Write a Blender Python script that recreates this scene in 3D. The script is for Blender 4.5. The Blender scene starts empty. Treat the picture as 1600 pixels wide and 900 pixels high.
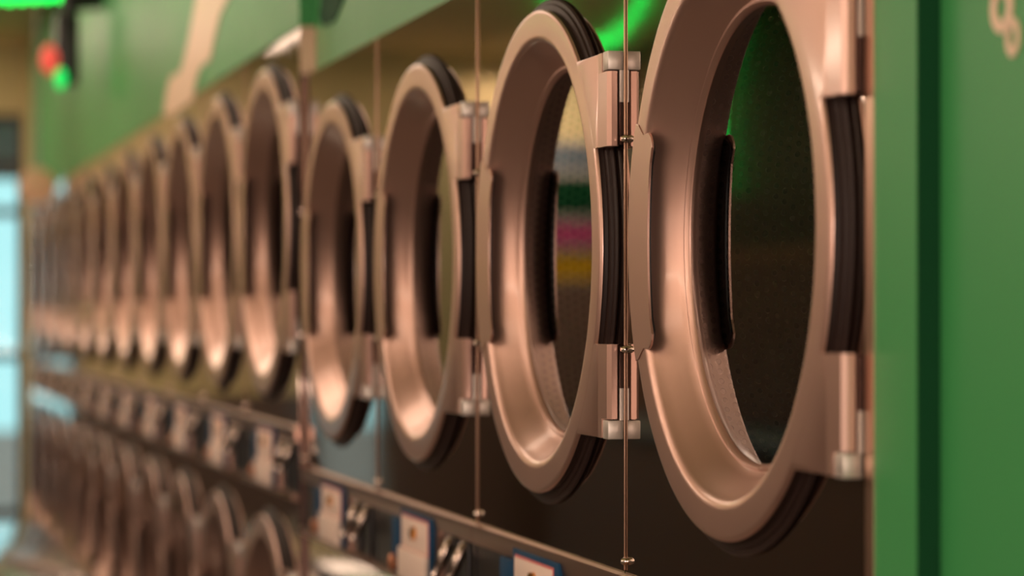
import bpy, bmesh, math, random
from mathutils import Vector, Matrix
random.seed(7)
PI = math.pi
COL = bpy.context.scene.collection
SC = bpy.context.scene

# ------------------------------------------------------------------ camera
# World: +Y runs along the row of dryers away from the camera, +X points at the row, Z up.
F = 4050.0; CAMZ = 1.45
TH = math.atan(1025.0 / F); CO, SI = math.cos(TH), math.sin(TH)
cam = bpy.data.cameras.new('camera'); camo = bpy.data.objects.new('camera', cam); COL.objects.link(camo)
camo.location = (0, 0, CAMZ); camo.rotation_euler = (PI / 2, 0, -TH)
cam.sensor_width = 36; cam.lens = F * 36 / 1600; cam.shift_y = 41 / 1600
cam.clip_start = 0.02; cam.clip_end = 200
cam.dof.use_dof = True; cam.dof.focus_distance = 3.12; cam.dof.aperture_fstop = 2.6
cam.dof.aperture_ratio = 1.25
SC.camera = camo
SC.view_settings.view_transform = 'Standard'; SC.view_settings.look = 'None'
SC.view_settings.gamma = 1; SC.view_settings.exposure = 0.12
SC.view_settings.use_curve_mapping = False

def at(px, py, W):
    """pixel of the photograph -> point on the vertical plane x = W"""
    Z = F * (W / CO) / (px + 225.0)
    return Vector((W, (Z - W * SI) / CO, CAMZ + (491.0 - py) / F * Z))

# ------------------------------------------------------------------ sky: dusk, warm behind the camera, cool ahead
world = bpy.data.worlds.new('sky'); SC.world = world; world.use_nodes = True
nt = world.node_tree; nt.nodes.clear()
wo = nt.nodes.new('ShaderNodeOutputWorld'); bg = nt.nodes.new('ShaderNodeBackground')
tc = nt.nodes.new('ShaderNodeTexCoord'); sx = nt.nodes.new('ShaderNodeSeparateXYZ')
mr = nt.nodes.new('ShaderNodeMapRange'); mr.inputs[1].default_value = -0.4; mr.inputs[2].default_value = 0.4
rp = nt.nodes.new('ShaderNodeValToRGB')
rp.color_ramp.elements[0].color = (1.0, 0.50, 0.30, 1); rp.color_ramp.elements[1].color = (0.42, 0.74, 0.76, 1)
nt.links.new(tc.outputs['Generated'], sx.inputs[0]); nt.links.new(sx.outputs[1], mr.inputs[0])
nt.links.new(mr.outputs[0], rp.inputs[0]); nt.links.new(rp.outputs[0], bg.inputs[0]); nt.links.new(bg.outputs[0], wo.inputs[0])
bg.inputs[1].default_value = 1.3

LAMP_WARM = (1.0, 0.74, 0.56)
LAMP_POWER = [3, 8, 6, 10, 16, 20]     # watts of each ceiling panel, near to far
NEARWIN_POWER = 130.0
SIDE_FILL_POWER = 18.0
WALLLIGHT_POWER = 7.5

# ------------------------------------------------------------------ materials
def mat(name, color, rough=0.5, metal=0.0, emit=None, estr=0.0, coat=0.0, spec=0.5, bump=0.0, bscale=200.0, var=0.0, aniso=0.0):
    m = bpy.data.materials.new(name); m.use_nodes = True
    n = m.node_tree; b = n.nodes['Principled BSDF']
    b.inputs['Base Color'].default_value = (*color, 1); b.inputs['Roughness'].default_value = rough
    b.inputs['Metallic'].default_value = metal; b.inputs['Coat Weight'].default_value = coat
    b.inputs['Specular IOR Level'].default_value = spec
    b.inputs['Coat Roughness'].default_value = 0.12
    if aniso: b.inputs['Anisotropic'].default_value = aniso
    if emit:
        b.inputs['Emission Color'].default_value = (*emit, 1); b.inputs['Emission Strength'].default_value = estr
    t = n.nodes.new('ShaderNodeTexCoord')
    if var:
        no = n.nodes.new('ShaderNodeTexNoise'); no.inputs['Scale'].default_value = 9
        cr = n.nodes.new('ShaderNodeMapRange'); cr.inputs[3].default_value = max(0.02, rough - var); cr.inputs[4].default_value = rough + var
        n.links.new(t.outputs['Object'], no.inputs[0]); n.links.new(no.outputs[0], cr.inputs[0]); n.links.new(cr.outputs[0], b.inputs['Roughness'])
    if bump:
        no = n.nodes.new('ShaderNodeTexNoise'); no.inputs['Scale'].default_value = bscale
        bp = n.nodes.new('ShaderNodeBump'); bp.inputs['Strength'].default_value = bump; bp.inputs['Distance'].default_value = 0.002
        n.links.new(t.outputs['Object'], no.inputs[0]); n.links.new(no.outputs[0], bp.inputs['Height']); n.links.new(bp.outputs[0], b.inputs['Normal'])
    return m

M = {}
M['steel'] = mat('satin_warm_steel', (0.59, 0.375, 0.305), 0.40, 0.94, var=0.03, coat=0.45)
M['panel'] = mat('polished_steel_panel', (0.42, 0.35, 0.31), 0.045, 1.0, var=0.01, bump=0.22, bscale=2.2)
M['edge'] = mat('bright_copper_edge', (0.62, 0.40, 0.29), 0.32, 1.0)
M['cap'] = mat('light_grey_cap', (0.55, 0.50, 0.45), 0.38, 0.55)
M['gasket'] = mat('dark_brown_rubber', (0.020, 0.009, 0.007), 0.5, 0.0, spec=0.3)
M['black'] = mat('black_plastic', (0.010, 0.008, 0.008), 0.4)
M['pin'] = mat('dark_hinge_steel', (0.10, 0.06, 0.05), 0.35, 1.0)
M['chrome'] = mat('chrome', (0.80, 0.68, 0.60), 0.12, 1.0)
M['slide'] = mat('dark_chrome', (0.34, 0.27, 0.23), 0.2, 1.0)
M['brass'] = mat('brass', (0.80, 0.42, 0.16), 0.22, 1.0)
M['copperknob'] = mat('copper_button', (0.85, 0.36, 0.20), 0.3, 0.8)
M['blue'] = mat('blue_label', (0.001, 0.045, 0.115), 0.6, spec=0.2)
M['card'] = mat('cream_plate', (0.84, 0.66, 0.57), 0.45)
M['pink_line'] = mat('pink_edge', (0.62, 0.16, 0.16), 0.45)
M['console'] = mat('console_steel', (0.42, 0.25, 0.19), 0.32, 1.0)
M['green'] = mat('gloss_green_paint', (0.048, 0.29, 0.085), 0.42, 0.0, spec=0.35, var=0.03)
M['green_dark'] = mat('dark_green_vinyl_and_shade', (0.004, 0.06, 0.02), 0.7, spec=0.15)  # also colours in the shade on the green wall's step
M['cream'] = mat('cream_vinyl', (0.80, 0.58, 0.42), 0.4)
M['khaki'] = mat('khaki_wall_paint', (0.62, 0.52, 0.26), 0.6, bump=0.1)
M['brownwall'] = mat('brown_wall_paint', (0.10, 0.062, 0.045), 0.55, bump=0.1)
M['deepgreen'] = mat('deep_green_wall_paint', (0.05, 0.058, 0.035), 0.5, bump=0.1)
M['wood'] = mat('brown_wooden_rail', (0.22, 0.12, 0.07), 0.4)
M['ceil'] = mat('ceiling_paint', (0.78, 0.66, 0.40), 0.8, bump=0.2, bscale=60)
M['frame'] = mat('dark_window_frame', (0.035, 0.022, 0.018), 0.4)
M['redled'] = mat('red_lamp', (0.4, 0.02, 0.01), 0.4, emit=(1, 0.12, 0.08), estr=0.6)
M['greenled'] = mat('green_lamp', (0.0, 0.3, 0.05), 0.4, emit=(0.0, 1.0, 0.16), estr=0.9)
M['rope'] = mat('green_led_rope', (0.0, 0.3, 0.05), 0.4, emit=(0.0, 1.0, 0.10), estr=4.0)
M['pink'] = mat('pink_poster', (0.70, 0.09, 0.28), 0.5)
M['yellow'] = mat('yellow_poster', (0.95, 0.55, 0.01), 0.5)
M['tabletop'] = mat('pale_laminate', (0.22, 0.24, 0.25), 0.08, coat=0.6)
M['peach'] = mat('peach_reflection', (0.85, 0.48, 0.32), 0.5)
M['awning'] = mat('slate_canvas', (0.12, 0.155, 0.185), 0.7)
M['counter'] = mat('pale_slate_laminate', (0.13, 0.165, 0.18), 0.5)
M['lightbrown'] = mat('light_brown_panelling', (0.34, 0.21, 0.155), 0.5)
M['midbrown'] = mat('mid_brown_panelling', (0.15, 0.09, 0.068), 0.5)
M['leaf'] = mat('olive_leaf', (0.07, 0.09, 0.02), 0.6)
M['pave'] = mat('pavement', (0.25, 0.26, 0.26), 0.8)
M['white'] = mat('white_enamel', (0.50, 0.46, 0.42), 0.3)
M['lamp'] = mat('lamp_diffuser', (0.8, 0.8, 0.8), 0.5, emit=LAMP_WARM, estr=1.3)

def floor_mat():
    m = mat('glossy_floor_tile', (0.12, 0.10, 0.09), 0.5)
    n = m.node_tree; b = n.nodes['Principled BSDF']
    t = n.nodes.new('ShaderNodeTexCoord'); br = n.nodes.new('ShaderNodeTexBrick'); br.offset = 0
    br.inputs['Color1'].default_value = (0.13, 0.105, 0.09, 1); br.inputs['Color2'].default_value = (0.10, 0.085, 0.075, 1)
    br.inputs['Mortar'].default_value = (0.04, 0.035, 0.03, 1); br.inputs['Scale'].default_value = 1.0
    br.inputs['Brick Width'].default_value = 0.4; br.inputs['Row Height'].default_value = 0.4; br.inputs['Mortar Size'].default_value = 0.004
    n.links.new(t.outputs['Object'], br.inputs[0]); n.links.new(br.outputs[0], b.inputs['Base Color'])
    return m
M['floor'] = floor_mat()

def glass_mat(name, tint, ior):
    m = bpy.data.materials.new(name); m.use_nodes = True; n = m.node_tree; n.nodes.clear()
    o = n.nodes.new('ShaderNodeOutputMaterial'); mx = n.nodes.new('ShaderNodeMixShader'); fr = n.nodes.new('ShaderNodeFresnel')
    tr = n.nodes.new('ShaderNodeBsdfTransparent'); gl = n.nodes.new('ShaderNodeBsdfGlossy')
    fr.inputs[0].default_value = ior; tr.inputs[0].default_value = (*tint, 1); gl.inputs['Roughness'].default_value = 0.0
    gl.inputs[0].default_value = (1, 1, 1, 1)
    n.links.new(fr.outputs[0], mx.inputs[0]); n.links.new(tr.outputs[0], mx.inputs[1]); n.links.new(gl.outputs[0], mx.inputs[2])
    n.links.new(mx.outputs[0], o.inputs[0]); return m
M['glass'] = glass_mat('door_glass', (0.50, 0.47, 0.42), 2.1)
M['winglass'] = glass_mat('window_glass', (0.92, 0.97, 0.97), 1.45)

def drum_mat():
    """perforated steel: round holes in a staggered grid over the drum's wall (uv = arc length, depth, metres)"""
    m = mat('perforated_drum_steel', (0.23, 0.175, 0.135), 0.4, 0.6)
    n = m.node_tree; b = n.nodes['Principled BSDF']
    uv = n.nodes.new('ShaderNodeUVMap'); s = n.nodes.new('ShaderNodeSeparateXYZ'); n.links.new(uv.outputs[0], s.inputs[0])
    def mth(op, a, c=None):
        k = n.nodes.new('ShaderNodeMath'); k.operation = op
        if isinstance(a, (int, float)): k.inputs[0].default_value = a
        else: n.links.new(a, k.inputs[0])
        if c is not None:
            if isinstance(c, (int, float)): k.inputs[1].default_value = c
            else: n.links.new(c, k.inputs[1])
        return k.outputs[0]
    p = 0.013
    v = mth('DIVIDE', s.outputs[1], p * 0.9); row = mth('FLOOR', v); fv = mth('SUBTRACT', mth('FRACT', v), 0.5)
    u = mth('ADD', mth('DIVIDE', s.outputs[0], p), mth('MULTIPLY', mth('MODULO', row, 2.0), 0.5)); fu = mth('SUBTRACT', mth('FRACT', u), 0.5)
    d = mth('SQRT', mth('ADD', mth('MULTIPLY', fu, fu), mth('MULTIPLY', fv, fv)))
    mrn = n.nodes.new('ShaderNodeMapRange'); mrn.inputs[1].default_value = 0.24; mrn.inputs[2].default_value = 0.32
    n.links.new(d, mrn.inputs[0])
    mx = n.nodes.new('ShaderNodeMix'); mx.data_type = 'RGBA'
    mx.inputs[6].default_value = (0.004, 0.003, 0.003, 1); mx.inputs[7].default_value = (0.23, 0.175, 0.135, 1)
    n.links.new(mrn.outputs[0], mx.inputs[0]); n.links.new(mx.outputs[2], b.inputs['Base Color'])
    bp = n.nodes.new('ShaderNodeBump'); bp.inputs['Strength'].default_value = 0.8; bp.inputs['Distance'].default_value = 0.003
    n.links.new(mrn.outputs[0], bp.inputs['Height']); n.links.new(bp.outputs[0], b.inputs['Normal'])
    return m
M['drum'] = drum_mat()

# ------------------------------------------------------------------ mesh helpers
def obj(name, bm, material, parent=None, smooth=35, fix=True):
    if fix: bmesh.ops.recalc_face_normals(bm, faces=bm.faces)
    me = bpy.data.meshes.new(name); bm.to_mesh(me); bm.free()
    me.materials.append(M[material])
    if smooth:
        me.polygons.foreach_set('use_smooth', [True] * len(me.polygons))
        me.set_sharp_from_angle(angle=math.radians(smooth))
    o = bpy.data.objects.new(name, me); COL.objects.link(o)
    if parent: o.parent = parent
    return o

def box(bm, x0, x1, y0, y1, z0, z1, bev=0.0):
    r = bmesh.ops.create_cube(bm, size=1.0)
    for v in r['verts']:
        v.co = Vector((x0 if v.co.x < 0 else x1, y0 if v.co.y < 0 else y1, z0 if v.co.z < 0 else z1))
    if bev:
        es = list({e for v in r['verts'] for e in v.link_edges})
        bmesh.ops.bevel(bm, geom=es, offset=bev, segments=2, profile=0.5, affect='EDGES')

def boxobj(name, material, parent, *a, bev=0.0):
    bm = bmesh.new(); box(bm, *a, bev=bev); return obj(name, bm, material, parent)

def P3(z, a, b):      # door coordinates -> local: z = out of the panel (-x), a along the row (+y), b up
    return Vector((-z, a, b))

def lathe(bm, prof, n=112, ca=0.0, cb=0.0, uv=False):
    rings = []
    for r, z in prof:
        rings.append([bm.verts.new(P3(z, ca + r * math.cos(2 * PI * i / n), cb + r * math.sin(2 * PI * i / n))) for i in range(n)])
    lay = bm.loops.layers.uv.verify() if uv else None
    acc = 0.0
    for k in range(len(prof) - 1):
        L = math.hypot(prof[k + 1][0] - prof[k][0], prof[k + 1][1] - prof[k][1])
        for i in range(n):
            j = (i + 1) % n
            f = bm.faces.new((rings[k][i], rings[k][j], rings[k + 1][j], rings[k + 1][i]))
            if uv:
                C = 2 * PI * 0.35; us = (i / n * C, (i + 1) / n * C)
                for lp, (uu, vv) in zip(f.loops, ((us[0], acc), (us[1], acc), (us[1], acc + L), (us[0], acc + L))):
                    lp[lay].uv = (uu, vv)
        acc += L
    return rings

def prism(bm, pts, z0, z1, conv=P3, bev=0.0):
    """outline pts (a, b) extruded between heights z0 and z1"""
    A = [bm.verts.new(conv(z0, a, b)) for a, b in pts]; B = [bm.verts.new(conv(z1, a, b)) for a, b in pts]
    fs = [bm.faces.new(A), bm.faces.new(list(reversed(B)))]
    n = len(pts)
    for i in range(n): fs.append(bm.faces.new((A[i], B[i], B[(i + 1) % n], A[(i + 1) % n])))
    if bev:
        es = [e for e in fs[1].edges]
        bmesh.ops.bevel(bm, geom=es, offset=bev, segments=2, profile=0.5, affect='EDGES')

def tube(bm, pts, r, seg=10, cap=True):
    pts = [Vector(p) for p in pts]; rings = []
    for i, p in enumerate(pts):
        d = (pts[min(i + 1, len(pts) - 1)] - pts[max(i - 1, 0)]).normalized()
        u = d.cross(Vector((0, 0, 1)))
        if u.length < 1e-4: u = d.cross(Vector((0, 1, 0)))
        u.normalize(); w = d.cross(u)
        rr = r[i] if isinstance(r, (list, tuple)) else r
        rings.append([bm.verts.new(p + (u * math.cos(2 * PI * k / seg) + w * math.sin(2 * PI * k / seg)) * rr) for k in range(seg)])
    for i in range(len(rings) - 1):
        for k in range(seg):
            bm.faces.new((rings[i][k], rings[i][(k + 1) % seg], rings[i + 1][(k + 1) % seg], rings[i + 1][k]))
    if cap: bm.faces.new(rings[0]); bm.faces.new(list(reversed(rings[-1])))

def tag(o, label, cat, group=None, kind=None):
    o['label'] = label; o['category'] = cat
    if group: o['group'] = group
    if kind: o['kind'] = kind
    return o
def empty(name, loc=(0, 0, 0)):
    o = bpy.data.objects.new(name, None); COL.objects.link(o); o.location = loc; o.empty_display_size = 0.1; return o
def struct(o):
    o['kind'] = 'structure'; return o

# ------------------------------------------------------------------ the room
WP = 0.916      # front plane of the near dryers
WF = 0.905      # front plane of the taller dryers
WG = 0.938      # green wall the dryers are set into
PITCH = 0.782
T0 = 2.271      # near seam of the nearest dryer
TM = T0 + 4 * PITCH
NFAR = 11
TE = TM + NFAR * PITCH
CEIL = 2.95; WL = -2.35; YN = -5.0; YF = 14.55
TOPN = CAMZ + 0.518 * WG / CO
TOPF = CAMZ + 0.645 * WF / CO
def sbox(name, m, *a): return struct(boxobj(name, m, None, *a))
sbox('floor', 'floor', WL - 0.1, 1.9, YN - 0.1, YF + 0.15, -0.1, 0.0)
sbox('ceiling', 'ceil', WL - 0.1, 1.9, YN - 0.1, YF + 0.15, CEIL, CEIL + 0.1)
bm = bmesh.new()       # opposite wall, with a side window added to light the door faces
for a in ((YN, -1.2, 0, CEIL), (2.4, YF, 0, CEIL), (-1.2, 2.4, 0, 0.9), (-1.2, 2.4, 2.35, CEIL)): box(bm, WL - 0.1, WL, *a)
struct(obj('wall_left', bm, 'deepgreen', None))
bm = bmesh.new()
for a in ((-1.2, -1.14, 0.9, 2.35), (2.34, 2.4, 0.9, 2.35), (-1.14, 2.34, 0.9, 0.96), (-1.14, 2.34, 2.29, 2.35), (0.57, 0.63, 0.96, 2.29)): box(bm, WL - 0.08, WL - 0.02, *a)
w4 = struct(obj('fill_window', bm, 'frame', None)); boxobj('pane', 'winglass', w4, WL - 0.054, WL - 0.046, -1.15, 2.35, 0.95, 2.3)
TG = T0 - 0.012
# right wall: near stretch, header over the near dryers, header over the taller dryers
TS = at(1432, 400, WP).y      # far edge of the recess step
sbox('wall_right', 'green', WG, WG + 0.1, YN, TS, 0, CEIL)
sbox('wall_right_header', 'green', WG, WG + 0.1, TS, TM, TOPN + 0.004, CEIL)
sbox('wall_right_high_header', 'green', WF, WG + 0.1, TM + 0.001, TE, TOPF + 0.004, CEIL)
sbox('wall_right_end', 'khaki', WF, WG + 0.1, TE + 0.002, YF, 0, CEIL)
sbox('step_shade', 'green_dark', WP + 0.0005, WG - 0.0005, TS - 0.003, TS - 0.0001, 0, CEIL)  # shade on the step's side face, put in as a darker green
wall_low = [sbox('trim_6', 'brownwall', WL, -1.125, YF - 0.02, YF - 0.001, 0, 1.0), sbox('trim_7', 'brownwall', -0.715, 0.595, YF - 0.02, YF - 0.001, 0, 1.0)]
sbox('trim_4', 'wood', WL + 0.001, WL + 0.03, 2.5, YF - 0.03, 1.70, 1.77)
sbox('trim_5', 'midbrown', WL + 0.001, WL + 0.02, 2.5, YF - 0.03, 0.93, 1.70)
sbox('trim_8', 'lightbrown', WL + 0.001, -1.75, YF - 0.03, YF - 0.021, 0.9, 1.62)
sbox('wall_back', 'brownwall', 1.8, 1.9, YN, YF, 0, CEIL)
tx0 = at(1366, 400, WP).y
sbox('trim_1', 'green', WP, WG + 0.3, TS, tx0 - 0.0, 0, TOPN)          # green filler strip beside the first dryer
sbox('trim_2', 'edge', WP - 0.001, WG + 0.2, tx0, T0 - 0.002, 0, TOPN)

sbox('trim_9', 'edge', WF + 0.001, WG + 0.02, TM - 0.004, TM - 0.0002, TOPN + 0.0045, TOPF + 0.003)
# far wall with its shop window
def wall_open(name, m, y0, y1, x0, x1, holes):
    """wall across the room with rectangular holes (x0,x1,z0,z1) side by side"""
    bm = bmesh.new(); cur = x0
    for (a, b, c, d) in sorted(holes):
        box(bm, cur, a, y0, y1, 0, CEIL)
        if c > 0: box(bm, a, b, y0, y1, 0, c)
        box(bm, a, b, y0, y1, d, CEIL); cur = b
    box(bm, cur, x1, y0, y1, 0, CEIL)
    return struct(obj(name, bm, m, None))
H = lambda py: CAMZ + (491 - py) / F * (YF * CO + 0.9 * SI)
wall_open('wall_far', 'khaki', YF, YF + 0.12, WL - 0.1, 1.9, [(-1.12, -0.72, 0.05, 1.25), (0.60, WF - 0.012, 0.05, H(178))])
def window(name, x0, x1, z0, z1, y, xs, zs, inward):
    bm = bmesh.new(); t = 0.05; d0, d1 = y - 0.03, y + 0.03
    for a, b in ((x0, x0 + t), (x1 - t * 0.5, x1)): box(bm, a, b, d0, d1, z0, z1)
    for a, b in ((z0, z0 + t), (z1 - t, z1)): box(bm, x0, x1, d0 + 0.002, d1 - 0.002, a, b)
    for xx in xs: box(bm, xx - 0.02, xx + 0.02, d0 + 0.004, d1 - 0.004, z0, z1)
    for zz in zs: box(bm, x0, x1, d0 + 0.003, d1 - 0.003, zz - 0.025, zz + 0.025)
    o = struct(obj(name, bm, 'frame', None))
    p = boxobj('pane', 'winglass', o, x0 + 0.01, x1 - 0.01, y - 0.004, y + 0.004, z0 + 0.01, z1 - 0.01)
    return o
window('window_1', 0.60, WF - 0.012, 0.05, H(178), YF + 0.06, [], [H(258), H(331), H(556), H(803)], -1)
window('window_3', -1.12, -0.72, 0.05, 1.25, YF + 0.06, [], [], -1)
wall_open('wall_near', 'brownwall', YN - 0.12, YN, WL - 0.1, 1.9, [(-1.7, 0.7, 0.5, 2.3)])
window('window_2', -1.7, 0.7, 0.5, 2.3, YN - 0.06, [-0.5], [1.0], 1)
boxobj('floor_outside', 'pave', None, -12, 12, YF + 0.16, 34, -0.15, -0.05)['kind'] = 'structure'

# ceiling light panels
def area(name, loc, sx_, sy_, power, color, rot=(0, 0, 0), parent=None):
    l = bpy.data.lights.new(name, 'AREA'); l.shape = 'RECTANGLE'; l.size = sx_; l.size_y = sy_; l.energy = power; l.color = color
    o = bpy.data.objects.new(name, l); COL.objects.link(o); o.location = loc; o.rotation_euler = rot
    if parent: o.parent = parent
    return o
lamps = [(-1.3, -2.5), (-1.3, 0.8), (-1.3, 3.7), (0.02, 6.8), (0.02, 9.7), (0.02, 12.9)]
words = ['above the entrance end behind the camera', 'just over the camera', 'over the aisle beside the shorter dryers',
         'over the aisle where the taller dryers begin', 'over the far half of the aisle', 'over the aisle nearest the shop window']
for (x, y), wd, pw in zip(lamps, words, LAMP_POWER):
    t = empty('ceiling_light', (x, y, CEIL))
    bm = bmesh.new()
    for a in ((-0.44, -0.41, -1.13, 1.13), (0.41, 0.44, -1.13, 1.13), (-0.41, 0.41, -1.13, -1.10), (-0.41, 0.41, 1.10, 1.13)):
        box(bm, *a, -0.05, 0)
    obj('frame', bm, 'white', t)
    boxobj('diffuser', 'lamp', t, -0.41, 0.41, -1.10, 1.10, -0.03, -0.01)
    area('ceiling_lamp', (0, 0, -0.06), 0.80, 2.16, pw, LAMP_WARM, parent=t)
    tag(t, 'flat warm ceiling light panel ' + wd, 'ceiling light', 'ceiling light panels')
wall_lights = [1.0 + 1.3 * i for i in range(8)]
nth = ['nearest', 'second nearest', 'third nearest', 'fourth nearest', 'fifth nearest', 'sixth nearest', 'seventh nearest', 'farthest']
for i, y in enumerate(wall_lights):
    t = empty('wall_light', (WL, y, 2.44)); bm = bmesh.new()
    box(bm, 0.001, 0.05, -0.6, 0.6, -0.05, 0.05, bev=0.006); obj('housing', bm, 'white', t)
    boxobj('diffuser', 'lamp', t, 0.0502, 0.062, -0.57, 0.57, -0.04, 0.04, bev=0.003)
    area('wall_lamp', (0.066, 0, 0), 0.09, 1.14, WALLLIGHT_POWER, LAMP_WARM, (0, -PI / 2, 0), parent=t)
    tag(t, 'long warm light on the opposite wall, %s to the camera of its row' % nth[i], 'wall light', 'wall lights on the opposite wall')
# daylight through the near window, then fill at the added side window
area('daylight_near', (-0.5, YN + 0.02, 1.55), 1.2, 1.1, NEARWIN_POWER, (1.0, 0.76, 0.64), (-PI / 2, 0, PI))

area('side_fill', (WL + 0.01, 0.6, 1.62), 1.4, 3.4, SIDE_FILL_POWER, (1.0, 0.80, 0.68), (0, -PI / 2, 0))
# ------------------------------------------------------------------ dryer
def arc(r, a0, a1, n, ca=0, cb=0):
    return [(ca + r * math.cos(a0 + (a1 - a0) * i / n), cb + r * math.sin(a0 + (a1 - a0) * i / n)) for i in range(n + 1)]

def make_door(parent, ca, cb, s, hingea, zo=0.022):
    """ca, cb: door centre, s: scale, hingea: where the hinge line lies (a)"""
    R = 0.328 * s; RI = 0.289 * s; RG = 0.246 * s
    bm = bmesh.new()
    prof = [(R - 0.012, zo - 0.006), (R - 0.003, zo - 0.006), (R, zo - 0.0045), (R - 0.0003, zo - 0.003), (R - 0.0016, zo - 0.0010), (R - 0.0045, zo - 0.0001), (R - 0.0055, zo), (R - 0.008, zo),
            (RI + 0.006, zo), (RI + 0.0045, zo - 0.0001), (RI + 0.001, zo - 0.0007), (RI - 0.0022, zo - 0.0023), (RI - 0.0045, zo - 0.0046), (RI - 0.0062, zo - 0.0070), (RI - 0.0075, zo - 0.0092)]
    for k in range(1, 6):     # straight cone of the bowl
        t_ = k / 5.0; prof.append((RI - 0.0075 + (RG + 0.0095 - RI + 0.0075) * t_, zo - 0.0092 + (-0.0440 + 0.0092) * t_))
    prof += [(RG + 0.0085, zo - 0.0448), (RG + 0.0070, zo - 0.0445), (RG + 0.0058, zo - 0.0436), (RG + 0.0044, zo - 0.0436), (RG + 0.0030, zo - 0.0450), (RG + 0.0010, zo - 0.0475), (RG - 0.0002, zo - 0.0500), (RG - 0.001, zo - 0.058), (RG + 0.010, zo - 0.058)]
    lathe(bm, prof, ca=ca, cb=cb)
    # two hinge arms, flush with the face, reaching the hinge line
    ha = hingea + 0.004
    crease = ha + 0.040
    for sg in (1, -1):
        lo, hi = 0.122 * s, 0.238 * s
        Rf = R - 0.0058
        a_hi = -math.sqrt(max(Rf * Rf - hi * hi, 0)); a_lo = -math.sqrt(Rf * Rf - lo * lo)
        th0 = math.atan2(lo, a_lo); th1 = math.atan2(hi, a_hi)
        A = arc(Rf, th1, th0, 10)
        pts = [(ca + a, cb + sg * b) for a, b in A]
        f = 0.008
        # fillet at the notch side
        pts += [(ca + a_lo - f * 1.2, cb + sg * (lo + 0.001)), (crease, cb + sg * lo)]
        pts += [(crease, cb + sg * hi)]
        prism(bm, pts if sg > 0 else pts[::-1], 0.006, zo - 0.0001, bev=0.0015)
        # bent end of the arm, turned a little towards the hinge line
        q = [(crease, zo - 0.0001), (ha + 0.006, zo - 0.0015), (ha, zo - 0.006), (ha, zo - 0.013), (ha + 0.004, zo - 0.016), (crease, 0.006)]
        lo2, hi2 = (lo, hi - 0.024 * s)
        V0 = [bm.verts.new(P3(z, a, cb + sg * lo2)) for a, z in q]; V1 = [bm.verts.new(P3(z, a, cb + sg * hi2)) for a, z in q]
        bm.faces.new(V0); bm.faces.new(V1[::-1])
        for i in range(len(q)):
            j = (i + 1) % len(q); bm.faces.new((V0[i], V0[j], V1[j], V1[i]))
        box(bm, -(zo - 0.0002), -0.006, ha + 0.024, crease + 0.0005, min(cb + sg * hi2, cb + sg * hi), max(cb + sg * hi2, cb + sg * hi))
    door = obj('door', bm, 'steel', parent, smooth=24)
    bm = bmesh.new()
    lathe(bm, [(R - 0.016, 0.001), (R + 0.014, 0.0006), (R + 0.0155, 0.003), (R + 0.0135, 0.0055), (R + 0.008, 0.0062), (R + 0.007, 0.0088),
               (R + 0.0035, 0.0104), (R - 0.001, 0.0108), (R - 0.002, 0.0135), (R - 0.002, 0.0162), (R - 0.014, 0.0162)], ca=ca, cb=cb)
    obj('gasket', bm, 'gasket', door)
    bm = bmesh.new()
    lathe(bm, [(0.0001, zo - 0.0500), (RG * 0.5, zo - 0.0500), (RG - 0.0003, zo - 0.0500)], ca=ca, cb=cb)
    bmesh.ops.remove_doubles(bm, verts=bm.verts, dist=0.0003)
    bm.normal_update()
    for f_ in bm.faces:
        if f_.normal.x > 0: f_.normal_flip()
    obj('glass', bm, 'glass', door, fix=False)
    # grip plate on the side away from the hinge
    top = 0.140 * s; inn = 0.127 * s
    aO = lambda b, r=R + 0.0015: math.sqrt(r * r - b * b)
    pts = []
    n = 16
    for i in range(n + 1):
        b = -top + 2 * top * i / n; pts.append((aO(b), b))
    pts += [(aO(top) - 0.012, top - 0.002), (aO(top) - 0.030, top - 0.016)]
    iw = lambda b: 0.2515 * s - 0.55 * (b * b) / (2 * 0.25 * s)
    cr = 0.018 * s
    pts += [(iw(inn) + cr * 1.0, inn - 0.001)] + [(iw(inn) + cr * (1 - math.sin(k * PI / 8)), inn - cr * (1 - math.cos(k * PI / 8)) - 0.001) for k in range(1, 5)]
    for i in range(1, 12):
        b = (inn - cr) - 2 * (inn - cr) * i / 12; pts.append((iw(b), b))
    pts += [(iw(inn) + cr * (1 - math.sin(k * PI / 8)), -inn + cr * (1 - math.cos(k * PI / 8)) + 0.001) for k in range(4, 0, -1)] + [(iw(inn) + cr, -inn + 0.001)]
    pts += [(aO(top) - 0.030, -top + 0.016), (aO(top) - 0.012, -top + 0.002)]
    bm = bmesh.new(); prism(bm, [(ca + a, cb + b) for a, b in pts][::-1], zo - 0.0015, zo + 0.0012, bev=0.0008)
    hd = obj('handle', bm, 'steel', door, smooth=15)
    bk = [(min(a, RI + 0.0) + 0.0035, b * 0.96) for a, b in pts if a < RI + 0.012 * s]
    bm = bmesh.new(); prism(bm, [(ca + a, cb + b) for a, b in bk][::-1], zo - 0.0045, zo - 0.0016)
    obj('handle_backing', bm, 'black', hd)
    # hinge: caps at both ends, dark pins between
    for sg in (1, -1):
        lo, hi = 0.122 * s, 0.238 * s
        z0, z1 = sorted((cb + sg * (hi - 0.0225 * s), cb + sg * (hi + 0.001)))
        boxobj('hinge_cap', 'cap', door, -(zo - 0.001), -0.0012, ha - 0.001, ha + 0.0235, z0, z1, bev=0.0015)
        bm = bmesh.new(); zb0, zb1 = sorted((cb + sg * (lo + 0.002), cb + sg * (hi - 0.0228 * s)))
        box(bm, -0.0055, -0.0008, ha + 0.002, ha + 0.014, zb0, zb1)
        tube(bm, [(-0.0095, ha + 0.008, zb0), (-0.0095, ha + 0.008, zb1)], 0.0028, 8)
        obj('hinge_pin', bm, 'pin', door)
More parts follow.
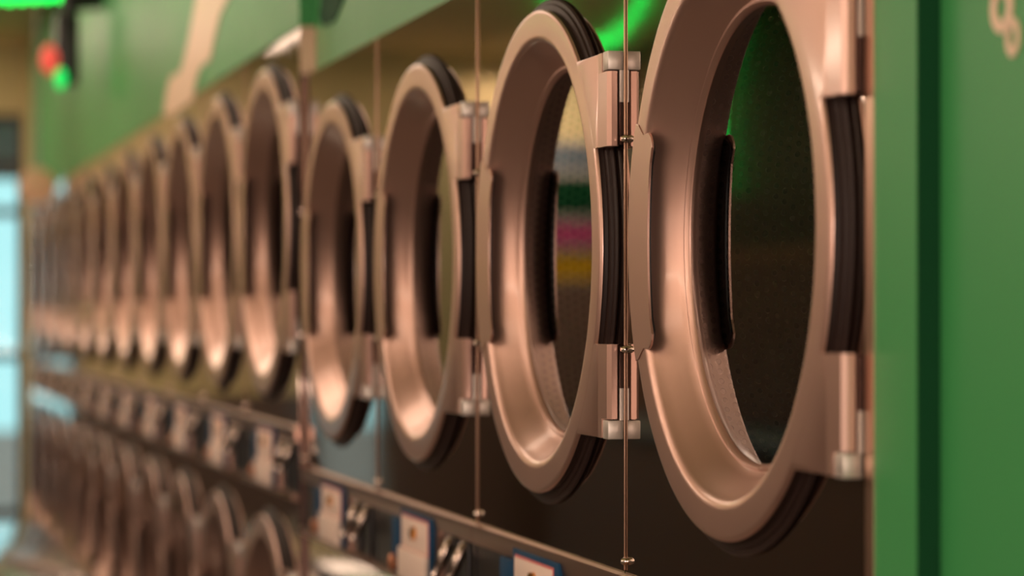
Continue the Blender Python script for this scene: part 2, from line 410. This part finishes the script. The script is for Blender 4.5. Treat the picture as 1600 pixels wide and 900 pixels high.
        boxobj('hinge_bracket', 'cap', door, -0.006, -0.0008, ha - 0.0005, ha + 0.0015, *sorted((cb + sg * (hi - 0.0225 * s), cb + sg * (hi - 0.062 * s))))
    return door

def panel_cell(bm, a0, a1, b0, b1, ca, cb, r, x0, th):
    cor = [math.atan2(b - cb, a - ca) % (2 * PI) for a in (a0, a1) for b in (b0, b1)]
    angs = sorted(set([2 * PI * i / 72 for i in range(72)] + cor)); n = len(angs)
    def rect(t):
        c, s_ = math.cos(t), math.sin(t); k = []
        if c > 1e-9: k.append((a1 - ca) / c)
        if c < -1e-9: k.append((a0 - ca) / c)
        if s_ > 1e-9: k.append((b1 - cb) / s_)
        if s_ < -1e-9: k.append((b0 - cb) / s_)
        q = min(k); return ca + q * c, cb + q * s_
    O = [rect(t) for t in angs]; I = [(ca + r * math.cos(t), cb + r * math.sin(t)) for t in angs]
    vo = [bm.verts.new((x0, *p)) for p in O]; vi = [bm.verts.new((x0, *p)) for p in I]
    vo2 = [bm.verts.new((x0 + th, *p)) for p in O]; vi2 = [bm.verts.new((x0 + th, *p)) for p in I]
    for i in range(n):
        j = (i + 1) % n
        bm.faces.new((vo[i], vo[j], vi[j], vi[i])); bm.faces.new((vo2[j], vo2[i], vi2[i], vi2[j]))
        bm.faces.new((vi[i], vi[j], vi2[j], vi2[i])); bm.faces.new((vo[j], vo[i], vo2[i], vo2[j]))

def make_drum(parent, ca, cb, r, ro):
    bm = bmesh.new(); k = r / 0.35
    lathe(bm, [(ro, -0.045), (r, -0.050), (r + 0.001, -0.55), (0.002, -0.56)], n=72, ca=ca, cb=cb, uv=True)
    return obj('drum', bm, 'drum', parent, fix=False)

def make_dryer(top, cu, cl, s, cc, cons_top, cons_bot):
    """origin on the floor at the hinge-side front corner. cu, cl: heights of the two doors, cc: distance of their centres from the hinge side"""
    t = empty('tumble_dryer')
    g = 0.0015; a0, a1 = g, PITCH - g
    bm = bmesh.new()     # carcass
    box(bm, 0.002, 0.62, a0, a0 + 0.004, 0.10, top); box(bm, 0.002, 0.62, a1 - 0.004, a1, 0.10, top)
    box(bm, 0.002, 0.62, a0 + 0.004, a1 - 0.004, top - 0.004, top); box(bm, 0.616, 0.62, a0 + 0.004, a1 - 0.004, 0.10, top - 0.004)
    box(bm, 0.002, 0.62, a0 + 0.004, a1 - 0.004, 0.10, 0.104)
    obj('cabinet', bm, 'pin', t)
    hole = 0.300 * s
    bm = bmesh.new(); panel_cell(bm, a0, a1, cons_top, top, cc, cu, hole, 0.0, 0.002); obj('upper_panel', bm, 'panel', t)
    bm = bmesh.new(); panel_cell(bm, a0, a1, 0.10, cons_bot, cc, cl, hole, 0.0, 0.002); obj('lower_panel', bm, 'panel', t)
    boxobj('kick_plate', 'black', t, 0.03, 0.60, a0, a1, 0.0, 0.0995)
    # bright folded edge along the far side of the panel, with its screws
    e = boxobj('panel_edge', 'edge', t, -0.0024, -0.0002, a1 - 0.0024, a1, cons_top + 0.004, top - 0.002, bev=0.0008)
    for zz in (cons_top + 0.016, cu + 0.130 * s, cu - 0.128 * s):
        bm = bmesh.new(); 
        tube(bm, [(-0.0002, a1 - 0.0085, zz), (-0.005, a1 - 0.0085, zz), (-0.0085, a1 - 0.0085, zz)], [0.0048, 0.0048, 0.0025], 12)
        obj('screw', bm, 'chrome', t)
    for cb in (cu, cl):
        make_door(t, cc, cb, s, 0.0); make_drum(t, cc, cb, 0.352 * min(s, 1.06), hole * 0.93)
    # coin console between the two doors
    c0, c1 = cons_bot, cons_top; h = c1 - c0
    bm = bmesh.new()
    q = [(0.0, c1), (-0.010, c1 - 0.001), (-0.0105, c1 - 0.004), (-0.006, c1 - 0.030), (0.0, c1 - 0.030)]
    V0 = [bm.verts.new((x, a0, z)) for x, z in q]; V1 = [bm.verts.new((x, a1, z)) for x, z in q]
    bm.faces.new(V0); bm.faces.new(V1[::-1])
    for i in range(5): bm.faces.new((V0[i], V0[(i + 1) % 5], V1[(i + 1) % 5], V1[i]))
    box(bm, -0.012, 0.0, a0, a1, c0, c0 + 0.010, bev=0.001)
    box(bm, -0.007, 0.0, 0.235, 0.262, c0 + 0.0101, c1 - 0.0301)
    con = obj('console', bm, 'console', t)
    boxobj('console_recess', 'black', con, 0.0, 0.02, a0 + 0.003, a1 - 0.003, c0 + 0.0101, c1 - 0.0301)
    boxobj('label_plate', 'blue', con, -0.012, -0.0001, 0.268, 0.515, c0 + 0.011, c1 - 0.013, bev=0.001)
    boxobj('label_border', 'pink_line', con, -0.0128, -0.0119, 0.290, 0.500, c0 + 0.060, c1 - 0.0205)
    boxobj('upper_plate', 'card', con, -0.0145, -0.0121, 0.295, 0.497, c0 + 0.064, c1 - 0.024, bev=0.0008)
    boxobj('coin_box', 'card', con, -0.021, -0.0121, 0.288, 0.500, c0 + 0.012, c0 + 0.063, bev=0.002)
    bm = bmesh.new(); tube(bm, [(-0.0145, 0.385, c1 - 0.046), (-0.022, 0.385, c1 - 0.046), (-0.0235, 0.385, c1 - 0.046)], [0.0105, 0.0105, 0.006], 16)
    lk = obj('lock', bm, 'brass', con)
    boxobj('keyhole', 'black', lk, -0.0242, -0.0234, 0.3835, 0.3865, c1 - 0.051, c1 - 0.041)
    boxobj('display', 'blue', con, -0.0118, -0.0001, 0.520, 0.592, c0 + 0.014, c1 - 0.032, bev=0.001)
    bm = bmesh.new(); tube(bm, [(-0.0115, 0.560, c0 + 0.030), (-0.021, 0.560, c0 + 0.030), (-0.024, 0.560, c0 + 0.030)], [0.014, 0.014, 0.009], 18)
    obj('start_button', bm, 'copperknob', con)
    for aa in (0.055, 0.150):
        ch = boxobj('coin_chute', 'black', con, -0.005, -0.0001, aa - 0.015, aa + 0.015, c0 + 0.014, c1 - 0.034, bev=0.001)
        bm = bmesh.new(); tube(bm, [(-0.004, aa, c1 - 0.036), (-0.010, aa, c1 - 0.042), (-0.024, aa, c1 - 0.074), (-0.026, aa, c1 - 0.078), (-0.034, aa, c1 - 0.094), (-0.036, aa, c1 - 0.098)], [0.006, 0.009, 0.009, 0.0065, 0.0065, 0.003], 14)
        obj('coin_slide', bm, 'slide', ch)
    return t

def copy_tree(o, parent=None):
    c = o.copy(); COL.objects.link(c); c.parent = parent
    for ch in list(o.children): copy_tree(ch, c)
    return c

near = make_dryer(TOPN, CAMZ + 0.085, 0.55, 1.0, 0.364, CAMZ - 0.337 * WP / CO, CAMZ - 0.485 * WP / CO)
near_lab = ['short stacked tumble dryer right beside the green wall, its drum holes showing behind the glass',
            'short stacked tumble dryer second from the green wall, yellow and pink reflected in its glass',
            'short stacked tumble dryer third from the green wall, with cream coin plate below its door',
            'last short stacked tumble dryer, fourth from the green wall, beside the taller row']
for i in range(4):
    o = near if i == 0 else copy_tree(near)
    o.location = (WP, T0 + i * PITCH, 0)
    tag(o, near_lab[i], 'tumble dryer', 'short stacked dryers beside the green wall')
far = make_dryer(TOPF, CAMZ + 0.184, 0.635, 1.11, 0.388, CAMZ - 0.255 * WF / CO, CAMZ - 0.42 * WF / CO)
words = ['first and nearest', 'second', 'third', 'fourth', 'fifth', 'sixth', 'seventh', 'eighth', 'ninth', 'tenth', 'eleventh and last']
extra = ['beside the header step', 'blurred', 'with a bright hinge', 'under the cream stripe', 'left of the cream stripe', 'very blurred', 'very blurred', 'very blurred', 'very blurred', 'window light on it', 'beside the shop window']
for i in range(NFAR):
    o = far if i == 0 else copy_tree(far)
    o.location = (WF, TM + i * PITCH, 0)
    tag(o, 'tall stacked dryer, %s from short ones, %s' % (words[i], extra[i]), 'tumble dryer', 'taller stacked dryers in the far row')

# ------------------------------------------------------------------ graphics on the green wall
def wallconv(W):
    return lambda z, a, b: Vector((W - z, a, b))
def graphic(name, material, W, px, label):
    pts = [at(x, y, W) for x, y in px]
    bm = bmesh.new(); prism(bm, [(p.y, p.z) for p in pts], 0.0002, 0.003, conv=wallconv(W))
    o = obj(name, bm, material, None, smooth=0)
    return tag(o, label, 'wall graphic')
graphic('cream_stripe', 'cream', WF, [(316, -60), (307, 0), (298, 50), (289, 92), (283, 112), (266, 122), (260, 150), (256, 180), (273, 178), (292, 162), (302, 158), (306, 130), (313, 106), (330, 92), (336, 60), (346, 20), (357, 0), (372, -60)],
        'long cream slanted stripe on the green header above the taller dryers')
graphic('dark_green_stripe', 'green_dark', WG, [(512, -50), (503, 0), (500, 30), (508, 41), (524, 33), (538, 0), (548, -50)],
        'short dark green stripe on the green header above the shorter dryers')
def ring_decal(cx, cy, rx, ry, label):
    p = at(cx, cy, WG); rr = ry / F * (F * (WG / CO) / (cx + 225)); r_in = rr * 0.5
    bm = bmesh.new(); n = 48
    for k in range(n):
        t0, t1 = 2 * PI * k / n, 2 * PI * (k + 1) / n
        q = [(r_in * math.cos(t0), r_in * math.sin(t0)), (rr * math.cos(t0), rr * math.sin(t0)), (rr * math.cos(t1), rr * math.sin(t1)), (r_in * math.cos(t1), r_in * math.sin(t1))]
        bm.faces.new([bm.verts.new((-0.002, a * rx, b)) for a, b in q])
        for u, v in ((0, 3), (1, 2)):
            (a, b), (c, d) = q[u], q[v]
            bm.faces.new([bm.verts.new((-0.002, a * rx, b)), bm.verts.new((-0.0002, a * rx, b)), bm.verts.new((-0.0002, c * rx, d)), bm.verts.new((-0.002, c * rx, d))])
    bmesh.ops.remove_doubles(bm, verts=bm.verts, dist=0.00002)
    o = obj('bubble_decal', bm, 'cream', None); o.location = (WG, p.y, p.z)
    return tag(o, label, 'wall graphic', 'cream bubble rings on the green wall')
ring_decal(1567, 12, 1.0, 40, 'upper cream bubble ring on the green wall, cut off by the top of the picture')
ring_decal(1584, 58, 0.8, 31, 'lower cream bubble ring on the green wall, overlapping the one above it')

# ------------------------------------------------------------------ light string, hanging fixture, peach disc
def led_string(name, pts, label):
    o = empty(name, pts[0]); P = []; b0 = Vector(pts[0])
    for i in range(len(pts) - 1):
        a, b = Vector(pts[i]), Vector(pts[i + 1])
        for k in range(8): P.append(a.lerp(b, k / 8.0) - b0)
    P.append(Vector(pts[-1]) - b0)
    bm = bmesh.new(); tube(bm, P, 0.005, 6); obj('cable', bm, 'black', o)
    acc = 0.0; last = P[0]; first = None
    for p in P[1:]:
        L = (p - last).length
        while acc < L:
            q = last.lerp(p, acc / L)
            if first is None:
                bm = bmesh.new(); bmesh.ops.create_uvsphere(bm, u_segments=12, v_segments=8, radius=0.021)
                first = obj('bulb', bm, 'rope', o); first.location = q
            else:
                c = first.copy(); COL.objects.link(c); c.parent = o; c.location = q
            acc += 0.052
        acc -= L; last = p
    tag(o, label, 'string light', 'green light strings under the ceiling')
ys = 11.0
led_string('green_string_light', [(0.885, ys - 0.5, 2.715), (0.84, ys, 2.79), (0.60, ys, 2.77), (0.25, ys, 2.80), (-0.20, ys, 2.93)],
           'glowing green light string swagged under the ceiling at top left of the picture')
led_string('green_string_light', [(-1.10, ys, 2.93), (-1.18, ys, 2.70), (-1.38, ys, 2.64), (-1.52, ys, 2.78), (-1.60, ys, 2.93)],
           'glowing green light string over the far aisle, mirrored in the polished dryer front')
led_string('green_string_light', [(WL + 0.05, 12.2, 2.9), (WL + 0.05, 12.3, 2.45), (WL + 0.05, 12.3, 2.05)],
           'glowing green light string hanging down the opposite wall, mirrored in the nearest door glass')
HY = 9.9
fx = empty('hanging_signal', (0.0, HY, CEIL))
def atz(px, py, Y):
    # point on the plane y = Y seen at a pixel
    lo, hi = -3.0, 3.0
    k = (px - 800) / F
    w = Y * (SI + k * CO) / (CO - k * SI)
    Z = Y * CO + w * SI
    return Vector((w, Y, CAMZ + (491 - py) / F * Z))
c = atz(105, 60, HY); fx.location = (c.x, HY, CEIL)
d = lambda px, py: atz(px, py, HY)
q0, q1 = d(87, 22), d(122, 134)
boxobj('housing', 'black', fx, q0.x - c.x, q1.x - c.x, -0.05, 0.05, q1.z - CEIL, q0.z - CEIL, bev=0.008)
bm = bmesh.new(); tube(bm, [(0, 0, q0.z - CEIL - 0.01), (0, 0, 0)], 0.022, 10); obj('rod', bm, 'black', fx)
bm = bmesh.new(); e = d(200, 6); tube(bm, [(0.01, 0, e.z - CEIL), (e.x - c.x, 0, e.z - CEIL + 0.03)], 0.04, 10); obj('arm', bm, 'black', fx)
for nm, m_, (px, py), r in (('red_lamp', 'redled', (76, 96), 0.045), ('green_lamp', 'greenled', (93, 125), 0.030)):
    bm = bmesh.new(); p = d(px, py); bmesh.ops.create_uvsphere(bm, u_segments=20, v_segments=12, radius=r)
    for v in bm.verts: v.co = Vector((v.co.x * 0.8, v.co.y * 0.6 - 0.06, v.co.z * 1.2)) + Vector((p.x - c.x, 0, p.z - CEIL))
    obj(nm, bm, m_, fx)
tag(fx, 'black fixture with a red and a green lamp hanging from the ceiling at top left', 'hanging light')
p = at(58, 292, 0.80)
sg = empty('reflection_disc', (0.80, p.y, p.z))  # hung disc added in place of a peach reflection
bm = bmesh.new(); tube(bm, [(0, 0.012, 0), (0, -0.012, 0), (0, -0.016, 0)], [0.085, 0.085, 0.078], 32); obj('disc', bm, 'peach', sg)
bm = bmesh.new(); tube(bm, [(0, 0, 0.084), (0, 0, CEIL - p.z)], 0.006, 8); obj('rod', bm, 'white', sg)
tag(sg, 'round peach disc in place of a reflection before the last dryers, right of the shop window', 'reflection disc')

# ------------------------------------------------------------------ rolling folding table in the far aisle
def aisle(px, py, h):
    Z = F * (CAMZ - h) / (py - 491.0); w = (px + 225) * Z * CO / F
    return Vector((w, (Z - w * SI) / CO, h))
hT = 0.76
pr, pn = aisle(78, 815, hT), aisle(112, 893, hT)
xr = (pr.x + pn.x) / 2; y1 = pr.y; y0 = y1 - 2.3
tb = empty('folding_table', (xr - 0.35, (y0 + y1) / 2, 0)); L = (y1 - y0) / 2
boxobj('tabletop', 'tabletop', tb, -0.35, 0.35, -L, L, hT - 0.03, hT, bev=0.008)
for sx_ in (-0.3, 0.3):
    for sy_ in (-L + 0.1, L - 0.1):
        bm = bmesh.new(); tube(bm, [(sx_, sy_, hT - 0.03), (sx_, sy_, 0.06)], 0.018, 12); lg = obj('leg', bm, 'chrome', tb)
        bm = bmesh.new(); tube(bm, [(sx_ - 0.012, sy_, 0.03), (sx_ + 0.012, sy_, 0.03)], 0.03, 16)
        box(bm, sx_ - 0.006, sx_ + 0.006, sy_ - 0.006, sy_ + 0.006, 0.03, 0.06); obj('caster', bm, 'black', lg)
bm = bmesh.new(); box(bm, -0.3, 0.3, -L + 0.09, L - 0.09, 0.20, 0.22); obj('shelf', bm, 'tabletop', tb)
tag(tb, 'pale glossy folding table standing in the far aisle at the bottom left corner', 'table')

# ------------------------------------------------------------------ the other side of the aisle, seen mirrored in doors and panels
def poster(name, material, x0, x1, z0, z1, label):
    t = empty(name, ((x0 + x1) / 2, YF - 0.001, z0)); h = z1 - z0; l = (x1 - x0) / 2
    boxobj('sheet', material, t, -l, l, -0.012, 0.0, 0, h)
    bm = bmesh.new()
    for a in ((-l - .02, -l, -.02, h + .02), (l, l + .02, -.02, h + .02), (-l, l, -.02, 0), (-l, l, h, h + .02)): box(bm, a[0], a[1], -0.018, 0, a[2], a[3])
    obj('frame', bm, 'white', t); tag(t, label, 'poster')
poster('pink_poster', 'pink', -2.31, -1.80, 1.85, 1.985, 'pink panel on the end wall, mirrored in the second door glass from the green wall')
poster('yellow_poster', 'yellow', -2.31, -1.80, 1.65, 1.805, 'yellow panel below the pink one, mirrored in the second door glass from the green wall')
poster('notice_board', 'green_dark', -2.31, -1.85, 2.03, 2.25, 'dark green board above the pink panel on the end wall')
poster('slate_board', 'awning', -2.31, -1.85, 2.29, 2.44, 'slate blue board topmost above the pink panel on the end wall')
pl = empty('board_fill_light', (-2.0, YF - 0.001, 2.80))  # unseen fill light, added to brighten the boards where they are mirrored
bm = bmesh.new(); box(bm, -0.28, 0.28, -0.36, -0.28, -0.02, 0.03, bev=0.006); obj('fill_light_shade', bm, 'frame', pl)
bm = bmesh.new()
for xx in (-0.2, 0.2): tube(bm, [(xx, 0, 0.0), (xx, -0.29, 0.01)], 0.008, 8)
obj('arm', bm, 'frame', pl)
area('board_fill_lamp', (0, -0.32, -0.025), 0.5, 0.06, 16.0, LAMP_WARM, (math.radians(22), 0, 0), parent=pl)
tag(pl, 'added fill light on dark arms above the coloured boards on the end wall', 'added light')
# counter along the opposite wall
ct = empty('folding_counter', (WL + 0.3, 7.0, 0))
boxobj('worktop', 'counter', ct, -0.295, 0.32, -5.5, 6.5, 0.88, 0.92, bev=0.006)
boxobj('base', 'brownwall', ct, -0.295, 0.27, -5.45, 6.45, 0.0, 0.879)
tag(ct, 'long folding counter with pale worktop along the opposite wall, mirrored in the dryers', 'counter')

# outside the shop window
aw = empty('awning', (0.3, YF + 0.9, 0)); bm = bmesh.new()
Va = [(-2.2, -0.6, H(188)), (2.2, -0.6, H(188)), (2.2, 0.4, H(250)), (-2.2, 0.4, H(250))]
vs = [bm.verts.new(v) for v in Va]; v2 = [bm.verts.new((v[0], v[1], v[2] + 0.02)) for v in Va]
bm.faces.new(vs); bm.faces.new(v2[::-1])
for i in range(4): bm.faces.new((vs[i], vs[(i + 1) % 4], v2[(i + 1) % 4], v2[i]))
obj('canopy', bm, 'awning', aw)
boxobj('valance', 'awning', aw, -2.2, 2.2, 0.40, 0.42, H(262), H(246))
bm = bmesh.new()
for xx in (-2.1, 0.2, 2.1): tube(bm, [(xx, -0.7, H(186)), (xx, 0.4, H(248))], 0.015, 8)
obj('support', bm, 'frame', aw)
tag(aw, 'dark slate awning outside the top of the shop window', 'awning')
